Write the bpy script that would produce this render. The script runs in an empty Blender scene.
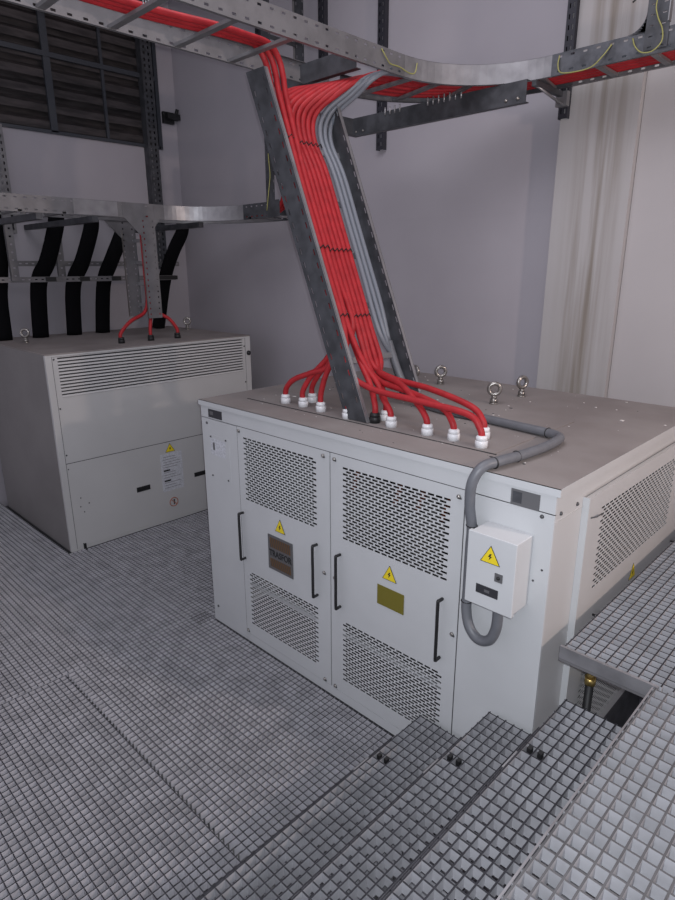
import bpy, math, random
from mathutils import Vector, Matrix
random.seed(4)
C = bpy.context.scene.collection
R = math.radians
V = Vector

# ------------------------------------------------------------------ materials
def mat(name, col, rough=.5, metal=0., noise=0., nscale=8., col2=None, bump=0., bscale=60., stretch=None, spec=.5, detail=5):
    m = bpy.data.materials.new(name); m.use_nodes = True
    nt = m.node_tree; N = nt.nodes; L = nt.links
    b = N['Principled BSDF']
    b.inputs['Base Color'].default_value = (*col, 1)
    b.inputs['Roughness'].default_value = rough
    b.inputs['Metallic'].default_value = metal
    b.inputs['Specular IOR Level'].default_value = spec
    if noise or col2 or bump:
        g = N.new('ShaderNodeNewGeometry'); mp = N.new('ShaderNodeMapping')
        L.new(g.outputs['Position'], mp.inputs['Vector'])
        if stretch: mp.inputs['Scale'].default_value = stretch
    if noise or col2:
        n = N.new('ShaderNodeTexNoise'); n.inputs['Scale'].default_value = nscale; n.inputs['Detail'].default_value = detail
        L.new(mp.outputs[0], n.inputs['Vector'])
        r = N.new('ShaderNodeValToRGB')
        c2 = col2 if col2 else tuple(c * (1 - noise) for c in col)
        r.color_ramp.elements[0].color = (*c2, 1); r.color_ramp.elements[0].position = .35
        r.color_ramp.elements[1].color = (*col, 1); r.color_ramp.elements[1].position = .62
        L.new(n.outputs['Fac'], r.inputs[0]); L.new(r.outputs[0], b.inputs['Base Color'])
    if bump:
        n2 = N.new('ShaderNodeTexNoise'); n2.inputs['Scale'].default_value = bscale
        L.new(mp.outputs[0], n2.inputs['Vector'])
        bp = N.new('ShaderNodeBump'); bp.inputs['Strength'].default_value = bump; bp.inputs['Distance'].default_value = .01
        L.new(n2.outputs['Fac'], bp.inputs['Height']); L.new(bp.outputs[0], b.inputs['Normal'])
    return m

M = {}
M['paint'] = mat('light grey powder paint', (.55, .56, .57), .42, 0, .05, 3)
M['paint2'] = mat('grey beige powder paint', (.52, .515, .51), .36, 0, .05, 2)
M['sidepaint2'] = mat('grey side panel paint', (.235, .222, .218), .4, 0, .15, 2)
M['steel'] = mat('galvanised steel', (.205, .20, .208), .45, .4, .2, 10, bump=.05, bscale=90)
M['dsteel'] = mat('weathered zinc steel', (.085, .088, .098), .5, .4, .4, 12, bump=.05)
M['msteel'] = mat('dull blue grey zinc steel', (.13, .135, .15), .4, .5, .45, 16)
M['bsteel'] = mat('bright zinc steel', (.36, .355, .37), .36, .6, .25, 10)
M['bright'] = mat('polished steel', (.36, .34, .32), .3, .8, .2, 30)
M['slotsteel'] = mat('black painted strut steel', (.035, .035, .045), .5, .3)
M['gface'] = mat('galvanised grating bar', (.57, .56, .595), .55, .1, .22, 9)  # floor bars: colour raised to make up for flash falloff
M['gface2'] = mat('galvanised platform bar darkened for near flash', (.43, .43, .455), .55, .1, .2, 9)  # same steel for treads and platform, darkened to offset the close flash
M['gtop'] = mat('dark bar top edge', (.035, .035, .042), .6, .3, .3, 12)  # bar tops, much darker than the bar faces
M['gtop2'] = mat('mid grey bar top edge', (.10, .10, .105), .6, .2, .3, 12)  # bar tops of the foreground platform panel, a little lighter than gtop
M['red'] = mat('red cable sheath', (.40, .022, .028), .5, 0, .2, 20, bump=.03, spec=.3)
M['greycable'] = mat('pale grey cable sheath', (.18, .195, .225), .42)
M['conduit'] = mat('grey conduit', (.135, .14, .155), .45, 0, .1, 20)
M['black'] = mat('black rubber', (.012, .012, .013), .55)
M['duct'] = mat('black cable sheath', (.0035, .0035, .0045), .85, bump=.1, bscale=40, spec=.08)
M['white'] = mat('white nylon', (.72, .72, .74), .4)
M['yellow'] = mat('sign yellow', (.80, .62, .02), .4)
M['olive'] = mat('olive gold plate', (.20, .17, .025), .4, .2)
M['brown'] = mat('brown hatched print', (.13, .065, .02), .4)
M['greyplate'] = mat('grey metal plate', (.16, .16, .165), .35, .4)
M['dkplate'] = mat('dark label', (.03, .03, .035), .4)
M['pinkhint'] = mat('printed paper', (.62, .63, .67), .6, 0, .25, 90)
M['green'] = mat('yellow green wire', (.30, .29, .09), .5)
M['brass'] = mat('brass', (.45, .33, .12), .35, .8)
M['coil'] = mat('resin coil', (.20, .185, .175), .5, 0, .25, 10)
M['copper'] = mat('red brown lead', (.40, .12, .06), .5)
M['core'] = mat('core steel', (.08, .08, .085), .5, .3)
M['louver'] = mat('dark louver blades', (.062, .052, .053), .75, 0, 0, 4, col2=(.026, .022, .023), stretch=(1, 1, 6))
M['lframe'] = mat('grey louver frame', (.050, .055, .066), .5, .2)
M['slab'] = mat('dark concrete', (.22, .22, .22), .9, 0, .3, 6)
M['slug'] = mat('debris', (.65, .62, .60), .8)

def wallmat(name, col, col2, stain=None):
    m = bpy.data.materials.new(name); m.use_nodes = True
    nt = m.node_tree; N = nt.nodes; L = nt.links; b = N['Principled BSDF']
    b.inputs['Roughness'].default_value = .85
    g = N.new('ShaderNodeNewGeometry')
    n = N.new('ShaderNodeTexNoise'); n.inputs['Scale'].default_value = 1.3; n.inputs['Detail'].default_value = 6
    L.new(g.outputs['Position'], n.inputs['Vector'])
    r = N.new('ShaderNodeValToRGB'); r.color_ramp.elements[0].color = (*col2, 1); r.color_ramp.elements[1].color = (*col, 1)
    r.color_ramp.elements[0].position = .3; r.color_ramp.elements[1].position = .65
    L.new(n.outputs['Fac'], r.inputs[0]); out = r.outputs[0]
    if stain:
        x0, x1 = stain                       # vertical run-off stains between x0 and x1
        mp = N.new('ShaderNodeMapping'); mp.inputs['Scale'].default_value = (17, 1, .55)
        L.new(g.outputs['Position'], mp.inputs['Vector'])
        n2 = N.new('ShaderNodeTexNoise'); n2.inputs['Scale'].default_value = 1.; n2.inputs['Detail'].default_value = 6
        L.new(mp.outputs[0], n2.inputs['Vector'])
        sx = N.new('ShaderNodeSeparateXYZ'); L.new(g.outputs['Position'], sx.inputs[0])
        a = N.new('ShaderNodeMapRange'); a.inputs[1].default_value = x0; a.inputs[2].default_value = (x0 + x1) / 2
        c = N.new('ShaderNodeMapRange'); c.inputs[1].default_value = x1; c.inputs[2].default_value = (x0 + x1) / 2
        L.new(sx.outputs[0], a.inputs[0]); L.new(sx.outputs[0], c.inputs[0])
        mn = N.new('ShaderNodeMath'); mn.operation = 'MINIMUM'; L.new(a.outputs[0], mn.inputs[0]); L.new(c.outputs[0], mn.inputs[1])
        r2 = N.new('ShaderNodeMapRange'); r2.inputs[1].default_value = .40; r2.inputs[2].default_value = .60
        L.new(n2.outputs['Fac'], r2.inputs[0])
        mu = N.new('ShaderNodeMath'); mu.operation = 'MULTIPLY'; L.new(mn.outputs[0], mu.inputs[0]); L.new(r2.outputs[0], mu.inputs[1])
        mx = N.new('ShaderNodeMix'); mx.data_type = 'RGBA'
        L.new(mu.outputs[0], mx.inputs[0]); L.new(out, mx.inputs[6]); mx.inputs[7].default_value = (.21, .18, .15, 1)
        out = mx.outputs[2]
    L.new(out, b.inputs['Base Color'])
    bp = N.new('ShaderNodeBump'); bp.inputs['Strength'].default_value = .06
    n3 = N.new('ShaderNodeTexNoise'); n3.inputs['Scale'].default_value = 30; L.new(g.outputs['Position'], n3.inputs['Vector'])
    L.new(n3.outputs['Fac'], bp.inputs['Height']); L.new(bp.outputs[0], b.inputs['Normal'])
    return m
M['wall'] = wallmat('painted concrete wall', (.41, .388, .42), (.375, .352, .385))
M['wall2'] = wallmat('bare concrete pillar', (.42, .405, .405), (.385, .37, .37), (1.28, 1.74))
M['wall3'] = wallmat('pale concrete wall', (.44, .42, .425), (.41, .39, .395))
M['top'] = mat('dusty top sheet', (.27, .245, .235), .75, 0, 0, 2.2, col2=(.215, .19, .182), detail=9)

# ------------------------------------------------------------------ mesh builder
class MB:
    def __init__(s): s.v = []; s.f = []; s.mi = []; s.sm = []; s.mats = []
    def m(s, mt):
        if mt not in s.mats: s.mats.append(mt)
        return s.mats.index(mt)
    def poly(s, pts, mt, sm=False):
        n = len(s.v); s.v += [tuple(p) for p in pts]; s.f.append(tuple(range(n, n + len(pts)))); s.mi.append(s.m(mt)); s.sm.append(sm)
    def hexa(s, c, mt, top=None, topface=None):
        n = len(s.v); s.v += [tuple(p) for p in c]; k = s.m(mt); kt = s.m(top) if top else k
        for i, q in enumerate(((0, 3, 2, 1), (4, 5, 6, 7), (0, 1, 5, 4), (1, 2, 6, 5), (2, 3, 7, 6), (3, 0, 4, 7))):
            s.f.append(tuple(n + a for a in q)); s.mi.append(kt if i == 1 else k); s.sm.append(False)
    def box(s, x0, x1, y0, y1, z0, z1, mt, top=None):
        s.hexa([(x0, y0, z0), (x1, y0, z0), (x1, y1, z0), (x0, y1, z0), (x0, y0, z1), (x1, y0, z1), (x1, y1, z1), (x0, y1, z1)], mt, top)
        return s
    def fbox(s, F, u0, u1, v0, v1, n0, n1, mt):
        o, U, W, N_ = F
        P = lambda u, v, n: o + U * u + W * v + N_ * n
        s.hexa([P(u0, v0, n0), P(u1, v0, n0), P(u1, v1, n0), P(u0, v1, n0), P(u0, v0, n1), P(u1, v0, n1), P(u1, v1, n1), P(u0, v1, n1)], mt)
    def plate(s, F, u0, u1, v0, v1, th, mt, rows=()):
        """flat sheet u0..u1 x v0..v1, n 0..th; rows = [(va, vb, [(ua, ub), ...])] real openings"""
        v = v0
        for va, vb, hs in sorted(rows):
            if va > v: s.fbox(F, u0, u1, v, va, 0, th, mt)
            u = u0
            for a, b in hs:
                if a > u: s.fbox(F, u, a, va, vb, 0, th, mt)
                u = b
            if u < u1: s.fbox(F, u, u1, va, vb, 0, th, mt)
            v = vb
        if v < v1: s.fbox(F, u0, u1, v, v1, 0, th, mt)
    def tube(s, pts, r, mt, seg=10, cap=True, rb=None):
        pts = [V(p) for p in pts]; n = len(pts); k = s.m(mt)
        T = []
        for i in range(n):
            a = pts[max(i - 1, 0)]; b = pts[min(i + 1, n - 1)]; T.append((b - a).normalized())
        up = V((0, 0, 1)) if abs(T[0].z) < .9 else V((1, 0, 0))
        A = T[0].cross(up).normalized(); base = len(s.v)
        for i in range(n):
            A = (A - T[i] * A.dot(T[i])).normalized(); B = T[i].cross(A)
            rr = r[i] if isinstance(r, (list, tuple)) else r
            r2 = rb if rb else rr
            for j in range(seg):
                a = 2 * math.pi * j / seg
                s.v.append(tuple(pts[i] + A * (rr * math.cos(a)) + B * (r2 * math.sin(a))))
        for i in range(n - 1):
            for j in range(seg):
                a = base + i * seg + j; b = base + i * seg + (j + 1) % seg
                s.f.append((a, b, b + seg, a + seg)); s.mi.append(k); s.sm.append(True)
        if cap:
            s.f.append(tuple(base + j for j in range(seg))[::-1]); s.mi.append(k); s.sm.append(False)
            s.f.append(tuple(base + (n - 1) * seg + j for j in range(seg))); s.mi.append(k); s.sm.append(False)
        return s
    def torus(s, c, Rr, r, axis, mt, seg=20, ss=8):
        ax = V(axis).normalized(); a = ax.orthogonal().normalized(); b = ax.cross(a); base = len(s.v); k = s.m(mt); c = V(c)
        for i in range(seg):
            t = 2 * math.pi * i / seg; d = a * math.cos(t) + b * math.sin(t)
            for j in range(ss):
                p = 2 * math.pi * j / ss
                s.v.append(tuple(c + d * (Rr + r * math.cos(p)) + ax * (r * math.sin(p))))
        for i in range(seg):
            for j in range(ss):
                s.f.append((base + i * ss + j, base + ((i + 1) % seg) * ss + j, base + ((i + 1) % seg) * ss + (j + 1) % ss, base + i * ss + (j + 1) % ss)); s.mi.append(k); s.sm.append(True)
        return s
    def build(s, name, parent=None, bevel=0):
        me = bpy.data.meshes.new(name)
        off = V((0, 0, 0))
        if parent is not None:
            p = parent
            while p is not None: off += p.location; p = p.parent
            loc = V((0, 0, 0))
        else:
            xs = [v[0] for v in s.v]; ys = [v[1] for v in s.v]; zs = [v[2] for v in s.v]
            off = V(((min(xs) + max(xs)) / 2, (min(ys) + max(ys)) / 2, min(zs))); loc = off
        me.from_pydata([(v[0] - off.x, v[1] - off.y, v[2] - off.z) for v in s.v], [], s.f)
        for mt in s.mats: me.materials.append(M[mt])
        me.polygons.foreach_set('material_index', s.mi); me.polygons.foreach_set('use_smooth', s.sm); me.update()
        o = bpy.data.objects.new(name, me); C.objects.link(o); o.location = loc
        if parent is not None: o.parent = parent
        if bevel:
            b = o.modifiers.new('bevel', 'BEVEL'); b.width = bevel; b.segments = 2; b.limit_method = 'ANGLE'
        return o

def tag(o, label=None, cat=None, group=None, kind=None):
    if label: o['label'] = label
    if cat: o['category'] = cat
    if group: o['group'] = group
    if kind: o['kind'] = kind
    return o
def empty(name, loc, label, cat, group=None):
    o = bpy.data.objects.new(name, None); C.objects.link(o); o.location = loc; o.empty_display_size = .1
    return tag(o, label, cat, group)
def struct(o): o['kind'] = 'structure'; return o
def spline(P, n=8):
    P = [V(p) for p in P]; out = []
    Q = [P[0] * 2 - P[1]] + P + [P[-1] * 2 - P[-2]]
    for i in range(1, len(Q) - 2):
        a, b, c, d = Q[i - 1:i + 3]
        for k in range(n):
            t = k / n
            out.append(.5 * ((2 * b) + (c - a) * t + (2 * a - 5 * b + 4 * c - d) * t * t + (3 * b - a - 3 * c + d) * t ** 3))
    out.append(P[-1]); return out
X_, Y_, Z_ = V((1, 0, 0)), V((0, 1, 0)), V((0, 0, 1))
def F(o, U, W, N_): return (V(o), U, W, N_)

# ------------------------------------------------------------------ setting
struct(MB().box(-3.9, 5.5, -3.6, 2.6, -.62, -.5, 'slab').build('floor'))
b = MB()                                       # left wall with louver opening y .2..2.02 , z 3.74..5.0
b.box(-3.8, -3.6, -3.6, 2.45, -.5, 3.75, 'wall').box(-3.8, -3.6, -3.6, -.9, 3.75, 5.4, 'wall').box(-3.8, -3.6, 2.02, 2.45, 3.75, 5.4, 'wall').box(-3.8, -3.6, -.9, 2.02, 5.05, 5.4, 'wall')
struct(b.build('wall_left'))
b = MB()
b.box(-3.6, 5.5, 2.25, 2.45, -.5, 2.785, 'wall').box(-3.6, 5.5, 2.2515, 2.45, 2.785, 2.791, 'wall').box(-3.6, 1.2, 2.25, 2.45, 2.791, 5.4, 'wall')
b.box(1.2, 5.5, 2.25, 2.45, 2.791, 5.4, 'wall3')
struct(b.build('wall_back'))
b = MB().box(1.735, 5.5, 2.2, 2.249, -.5, 5.4, 'wall3'); o = struct(b.build('wall_right_bay')); o.name = 'wall_back_bay'
struct(MB().box(1.225, 1.732, 2.15, 2.249, -.5, 5.4, 'wall2').build('trim_1'))
struct(MB().box(-3.8, 5.5, -3.6, 2.45, 5.4, 5.5, 'wall').build('ceiling'))
# louver in the left wall
w = empty('window_1', (-3.6, .5, 3.75), None, None); struct(w)
b = MB()
z = 3.79
while z < 5.02:
    b.hexa([(-3.69, -.9, z + .10), (-3.61, -.9, z - .01), (-3.61, 2.0, z - .01), (-3.69, 2.0, z + .10), (-3.69, -.9, z + .11), (-3.61, -.9, z + .06), (-3.61, 2.0, z + .06), (-3.69, 2.0, z + .11)], 'louver'); z += .155
b.box(-3.76, -3.72, -.9, 2.0, 3.75, 5.05, 'louver'); b.build('louver_blades', w)
b = MB().box(-3.66, -3.57, -.9, 2.0, 3.735, 3.765, 'lframe').box(-3.66, -3.57, 1.985, 2.03, 3.735, 5.05, 'lframe').box(-3.60, -3.56, -.9, 2.0, 4.43, 4.475, 'lframe')
for y in (-.0, .76, ): b.box(-3.60, -3.57, y, y + .07, 3.75, 5.05, 'lframe')
for y in (1.36,): b.box(-3.60, -3.575, y, y + .03, 3.75, 5.05, 'lframe')
b.build('louver_frame', w)

# ------------------------------------------------------------------ gratings
PX, PY, TH = .039, .0605, .0045
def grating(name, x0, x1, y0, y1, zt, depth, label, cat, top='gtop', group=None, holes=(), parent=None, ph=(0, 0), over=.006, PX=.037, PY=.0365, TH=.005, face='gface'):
    b = MB(); zb = zt - depth
    def cut(a0, a1, fixed, ax):
        segs = [(a0, a1)]
        for hx0, hx1, hy0, hy1 in holes:
            lo, hi, f0, f1 = (hy0, hy1, hx0, hx1) if ax == 'x' else (hx0, hx1, hy0, hy1)
            if f0 < fixed < f1:
                n = []
                for s0, s1 in segs:
                    if hi <= s0 or lo >= s1: n.append((s0, s1)); continue
                    if lo > s0: n.append((s0, lo))
                    if hi < s1: n.append((hi, s1))
                segs = n
        return segs
    x = x0 + .004 + ph[0]
    while x < x1:
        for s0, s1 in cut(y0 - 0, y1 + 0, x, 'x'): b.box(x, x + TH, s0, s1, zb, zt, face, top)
        x += PX
    y = y1 - over - TH
    while y > y0:
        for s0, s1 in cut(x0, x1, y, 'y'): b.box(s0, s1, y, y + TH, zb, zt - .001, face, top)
        y -= PY
    o = b.build(name, parent)
    if label: tag(o, label, cat, group)
    return o
FG = 'galvanised floor grating panels at the lower level'
W, D, H = 2.403, 1.813, 1.6
TX0, TX1, TY0, TY1, TH2 = -3.39, -1.794, -.27, 1.80, 1.746
grating('floor_grating', -.13, 2.75, -1.0, -.004, 0, .04, 'floor grating panel running along the foot of the large front transformer', 'floor grating', group=FG)
grating('floor_grating', -.13, 2.75, -2.3, -1.012, 0, .04, 'floor grating panel in the lower left foreground, on the near side of the long seam', 'floor grating', group=FG)
grating('floor_grating', -1.80, -.138, -1.9, -.145, 0, .04, 'dark floor grating panel in front of the left transformer, at the left edge', 'floor grating', group=FG)
grating('floor_grating', -1.785, -.006, -.133, 2.2, 0, .04, 'floor grating panel in the passage between the two transformers', 'floor grating', group=FG)
grating('floor_grating', -3.58, -1.812, -1.9, -.29, 0, .04, 'floor grating panel left of the left transformer beside the wall', 'floor grating', group=FG)
b = MB()                                        # sub-frame carrying the floor
for x in (-3.5, -1.806, -.136, 1.3, 2.7): b.box(x - .03, x + .03, -2.3, -.15, -.14, -.042, 'core')
for y in (-1.9, -1.006, -.139): b.box(-3.58, 2.75, y - .028, y + .028, -.24, -.14, 'core')
for x in (-1.76, -.05): b.box(x - .02, x + .02, -.1, 2.2, -.24, -.042, 'core')
for x in (-3.5, -1.806, -.136, 1.3, 2.7):
    for y in (-1.9, -1.006, -.139): b.box(x - .03, x + .03, y - .03, y + .03, -.5, -.24, 'core')
for x in (-1.76, -.05): b.box(x - .02, x + .02, 2.1, 2.15, -.5, -.24, 'core')
struct(b.build('trim_2'))
# stair: three grating treads rising towards the right
TR = [(1.835, 2.235, .258), (2.208, 2.562, .495), (2.536, 2.876, .744)]
TL = ['lowest grating stair tread, leading off the floor grating', 'middle grating stair tread in front of the transformer', 'highest grating stair tread, just below the platform']
for (x0, x1, z), lb in zip(TR, TL):
    r = empty('stair_tread', (x0, -.9, z - .045), lb, 'stair tread', 'grating treads of the short stair')
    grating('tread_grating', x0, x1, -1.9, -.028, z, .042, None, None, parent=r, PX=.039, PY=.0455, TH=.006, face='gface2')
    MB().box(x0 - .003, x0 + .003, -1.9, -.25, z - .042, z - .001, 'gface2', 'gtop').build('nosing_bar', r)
    MB().box(x0 - .005, x0 - .003, -.52, -.42, z - .03, z + .001, 'bsteel').box(x0 - .005, x0 + .003, -.52, -.42, z - .001, z + .001, 'bsteel').build('nosing_strip', r)
    for xx, yy in ((x0 + .02, -.385), (x0 + .058, -.38)): MB().box(xx, xx + .016, yy, yy + .020, z - .02, z + .006, 'black').build('clip', r)
PG = 'upper platform grating panels'
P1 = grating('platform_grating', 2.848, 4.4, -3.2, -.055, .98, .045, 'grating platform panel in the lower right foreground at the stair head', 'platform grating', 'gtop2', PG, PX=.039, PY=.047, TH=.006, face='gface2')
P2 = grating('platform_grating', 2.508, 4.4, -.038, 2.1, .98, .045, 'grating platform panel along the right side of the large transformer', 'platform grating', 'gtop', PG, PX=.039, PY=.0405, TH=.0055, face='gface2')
o = tag(MB().box(2.500, 2.86, -.052, -.040, .930, .982, 'bsteel').box(2.500, 2.86, -.052, .03, .917, .93, 'steel').build('edge_angle'), 'bright galvanised angle along the cut front edge of the side platform', 'edge angle')
tag(MB().box(2.842, 2.848, -3.2, -.055, .935, .978, 'bsteel').build('platform_nosing'), 'long straight bright nosing strip at the head of the stair', 'nosing')
b = MB()                                        # posts and stringers beneath stair and platform
for y in (-1.88, -.95):
    for x, z in ((2.03, .215), (2.39, .45), (2.71, .70)): b.box(x - .02, x + .02, y - .02, y + .02, 0, z, 'core')
for x in (2.93, 4.3):
    for y in (-3.1, -1.2, -.12): b.box(x - .03, x + .03, y - .03, y + .03, -.5, .84, 'core')
    b.box(x - .03, x + .03, -3.2, -.08, .84, .934, 'core')
for y in (.38, 2.05): b.box(2.70, 2.76, y, y + .06, -.5, .84, 'slotsteel'); b.box(4.27, 4.33, y, y + .06, -.5, .84, 'core')
for y in (.38, 2.05): b.box(2.56, 4.36, y, y + .06, .84, .934, 'dsteel')
struct(b.build('trim_3'))
b = MB().box(2.8, 4.4, -3.2, 2.1, -.5, -.46, 'slab')

# ------------------------------------------------------------------ text helper
def text(name, body, F_, size, mt, parent, th=.001, xs=1.):
    cu = bpy.data.curves.new(name, 'FONT'); cu.body = body; cu.size = size; cu.extrude = th; cu.align_x = 'CENTER'; cu.align_y = 'CENTER'; cu.offset = size * .02
    t = bpy.data.objects.new(name, cu); C.objects.link(t)
    dg = bpy.context.evaluated_depsgraph_get(); me = bpy.data.meshes.new_from_object(t.evaluated_get(dg))
    bpy.data.objects.remove(t)
    o_, U, W_, N_ = F_
    off = V((0, 0, 0)); p = parent
    while p is not None: off += p.location; p = p.parent
    for v in me.vertices:
        c = v.co.copy(); v.co = o_ + U * (c.x * xs) + W_ * c.y + N_ * (c.z + th) - off
    me.materials.clear(); me.materials.append(M[mt])
    o = bpy.data.objects.new(name, me); C.objects.link(o); o.parent = parent
    return o
def warning(parent, F_, w, h, label=None):
    """yellow triangle, black rim and bolt; F_ origin = centre of the base edge"""
    b = MB(); o_, U, W_, N_ = F_
    def tri(s, n, mt, c=.36):
        P = [(-w / 2, 0), (w / 2, 0), (0, h)]
        cx, cy = 0, h * c
        q = [o_ + U * (cx + (x - cx) * s) + W_ * (cy + (y - cy) * s) for x, y in P]
        b.poly([p + N_ * n for p in q], mt)
        for i in range(3):
            a, d = q[i], q[(i + 1) % 3]; b.poly([a, d, d + N_ * n, a + N_ * n], mt)
    tri(1, .0015, 'black'); tri(.90, .0022, 'yellow')
    s = h * .5
    P = [(.08, .62), (-.26, .02), (.0, .06), (-.1, -.32), (-.2, -.26), (.0, -.62), (.12, -.2), (.04, -.24), (.24, .2), (-.02, .16), (.22, .62)]
    P = [(-.05, .62), (-.34, -.04), (-.06, .04), (-.22, -.62), (.34, .20), (.04, .12), (.24, .62)]
    b.poly([o_ + U * (x * s * .7) + W_ * (h * .36 + y * s * .62) + N_ * .003 for x, y in P], 'black')
    return b.build('warning_sign', parent)
def dome(b, c, N_, r, mt):
    c = V(c); b.tube([c, c + N_ * r * .5, c + N_ * r * .9], [r, r * .9, r * .35], mt, 8)

# ------------------------------------------------------------------ large transformer
T = empty('transformer_enclosure', (1.2, .9, 0), 'large light grey dry transformer enclosure with perforated doors, under the red cables', 'transformer')
b = MB(); t = .012
b.box(0, .385, 0, t, 0, 1.49, 'paint').box(1.995, W, 0, t, 0, 1.49, 'paint').box(0, W, 0, t, 1.485, 1.585, 'paint').box(.38, 2.0, 0, t, 0, .058, 'paint')
b.box(1.165, 1.192, .001, .04, .05, 1.49, 'paint')
b.box(0, t, t, D, 0, 1.585, 'paint').box(0, W, D - t, D, 0, 1.585, 'paint')
b.box(W - t, W, t, .27, 0, 1.585, 'paint2').box(W - t, W, 1.74, D, 0, 1.585, 'paint2').box(W - t, W, .27, 1.74, 1.47, 1.585, 'paint2').box(W - t, W, .27, 1.74, 0, .07, 'paint2')
b.box(0, W, .0, D, -.03, 0, 'core')
b.box(.378, 2.004, -.0012, 0, 1.486, 1.4915, 'core').box(1.1775, 1.1800, -.0012, 0, .062, 1.487, 'core').box(.3765, .3800, -.0012, 0, .062, 1.487, 'core').box(2.0005, 2.0050, -.0012, 0, .062, 1.487, 'core')  # dark strips drawn in as the shading along the door edges
b.build('enclosure_body', T, .0008)
b = MB().box(-.012, W + .016, -.006, D + .01, 1.585, 1.6, 'top').box(-.012, W + .016, -.0075, -.006, 1.566, 1.6, 'paint').box(W + .016, W + .0175, -.0075, D + .01, 1.566, 1.6, 'paint2').box(-.0135, -.012, -.0075, D + .01, 1.566, 1.6, 'paint').box(-.0135, W + .0175, -.0075, -.006, 1.597, 1.6, 'paint')
b.build('roof_sheet', T)
b = MB().box(.0, W, .0, D, -.5, -.03, 'dsteel'); b.build('plinth', T)
b = MB().box(.215, 2.0, .225, 1.05, 1.6, 1.604, 'top').box(.205, 2.01, .219, .225, 1.6, 1.6025, 'black'); b.build('gland_plate', T)
b = MB()
random.seed(11)
for _ in range(110):
    x, y = random.uniform(.1, 2.38), random.uniform(.03, 1.78)
    if 2.0 > x > .2 and 1.05 > y > .2: zz = 1.604
    else: zz = 1.6
    s = random.uniform(.002, .007) * (1.6 if random.random() < .08 else 1); a = random.uniform(0, 3)
    c = [V((x, y, zz)) + V((math.cos(a + k * 1.57) * s, math.sin(a + k * 1.57) * s * random.uniform(.4, 1), 0)) for k in range(4)]
    b.hexa(c + [p + Z_ * s * .4 for p in c], random.choice(['slug', 'slug', 'core']))
tag(b.build('debris'), 'small chips and crumbs scattered over the dusty top of the large transformer', 'debris', kind='stuff')

def slots(u0, u1, v0, v1, nrow, pu, lu, hv, outset=0):
    rows = []; dv = (v1 - v0) / nrow
    n = int((u1 - u0) / pu)
    for i in range(nrow):
        va = v0 + dv * i + (dv - hv) / 2; sh = (pu / 2 if i % 2 else 0); hs = []
        u = u0 + sh
        while u + lu < u1 + .001: hs.append((u, u + lu)); u += pu
        rows.append((va, va + hv, hs))
    return rows
def handle(parent, x, z0, z1, N_=-Y_, U=X_, bend=1, o=None, th=.0082):
    """bent black pull handle standing off the sheet"""
    P = lambda u, n, z: o + U * u + N_ * n + Z_ * z
    pts = spline([P(0, 0, z1), P(0, .03, z1), P(0, .036, z1 - .012), P(0, .036, (z0 + z1) / 2), P(0, .036, z0 + .012), P(0, .03, z0), P(0, 0, z0)], 6)
    bb = MB().tube(pts, th, 'black', 8); return bb.build('door_handle', parent)
def door(x0, x1, vx0, vx1, handles, screws):
    b = MB(); fr = F((0, 0, 0), X_, Z_, -Y_)
    rows = slots(vx0, vx1, 1.026, 1.432, 25, .0445, .035, .0108) + slots(vx0, vx1, .150, .534, 24, .0445, .035, .0108)
    b.plate(fr, x0 + .004, x1 - .004, .062, 1.488, .0018, 'paint', rows)
    b.fbox(fr, x0 + .004, x0 + .010, .062, 1.488, -.012, 0, 'paint'); b.fbox(fr, x1 - .010, x1 - .004, .062, 1.488, -.012, 0, 'paint')
    d = b.build('door', T)
    for hx in handles: handle(d, hx, .618, .932, o=V((hx, -.004, 0)))
    s = MB()
    for sx, sz in screws:
        s = MB(); dome(s, (sx, -.004, sz), -Y_, .011, 'bright'); s.box(sx - .002, sx + .014, -.008, -.004, sz - .010, sz - .002, 'core'); s.build('screw', d)
    return d
d1 = door(.3765, 1.178, .438, 1.094, (.405, 1.075), [(.397, 1.463), (1.130, 1.46), (1.130, .779), (1.127, .082), (.397, .085)])
d2 = door(1.1795, 2.004, 1.272, 1.934, (1.255, 1.915), [(1.213, 1.459), (1.213, .777), (1.212, .081), (1.972, 1.453), (1.976, .772)])
warning(d1, F((.760, -.0042, .903), X_, Z_, -Y_), .092, .085); warning(d2, F((1.597, -.0042, .905), X_, Z_, -Y_), .092, .083)
# maker's plate
b = MB(); fr = F((0, -.0042, 0), X_, Z_, -Y_)
b.fbox(fr, .645, .869, .638, .865, 0, .003, 'greyplate')
b.fbox(fr, .664, .850, .785, .850, .003, .0035, 'brown'); b.fbox(fr, .664, .850, .656, .712, .003, .0035, 'brown')
for z0, z1 in ((.785, .850), (.656, .712)):
    k = .664
    while k < .83:
        b.poly([fr[0] + X_ * u + Z_ * v - Y_ * .0039 for u, v in ((k, z0), (k + .007, z0), (k + .026, z1), (k + .019, z1))], 'core'); k += .018
mp = b.build('maker_plate', d1); mp['label'] = 'grey framed plate with brown hatched bands and black lettering'
text('plate_lettering', 'TRASFOR', F((.757, -.0075, .747), X_, Z_, -Y_), .058, 'black', d1, .0006, .82)
b = MB(); b.fbox(fr, 1.520, 1.692, .750, .860, 0, .002, 'olive'); b.build('rating_plate', d2)['label'] = 'blank olive gold rating plate'
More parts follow.
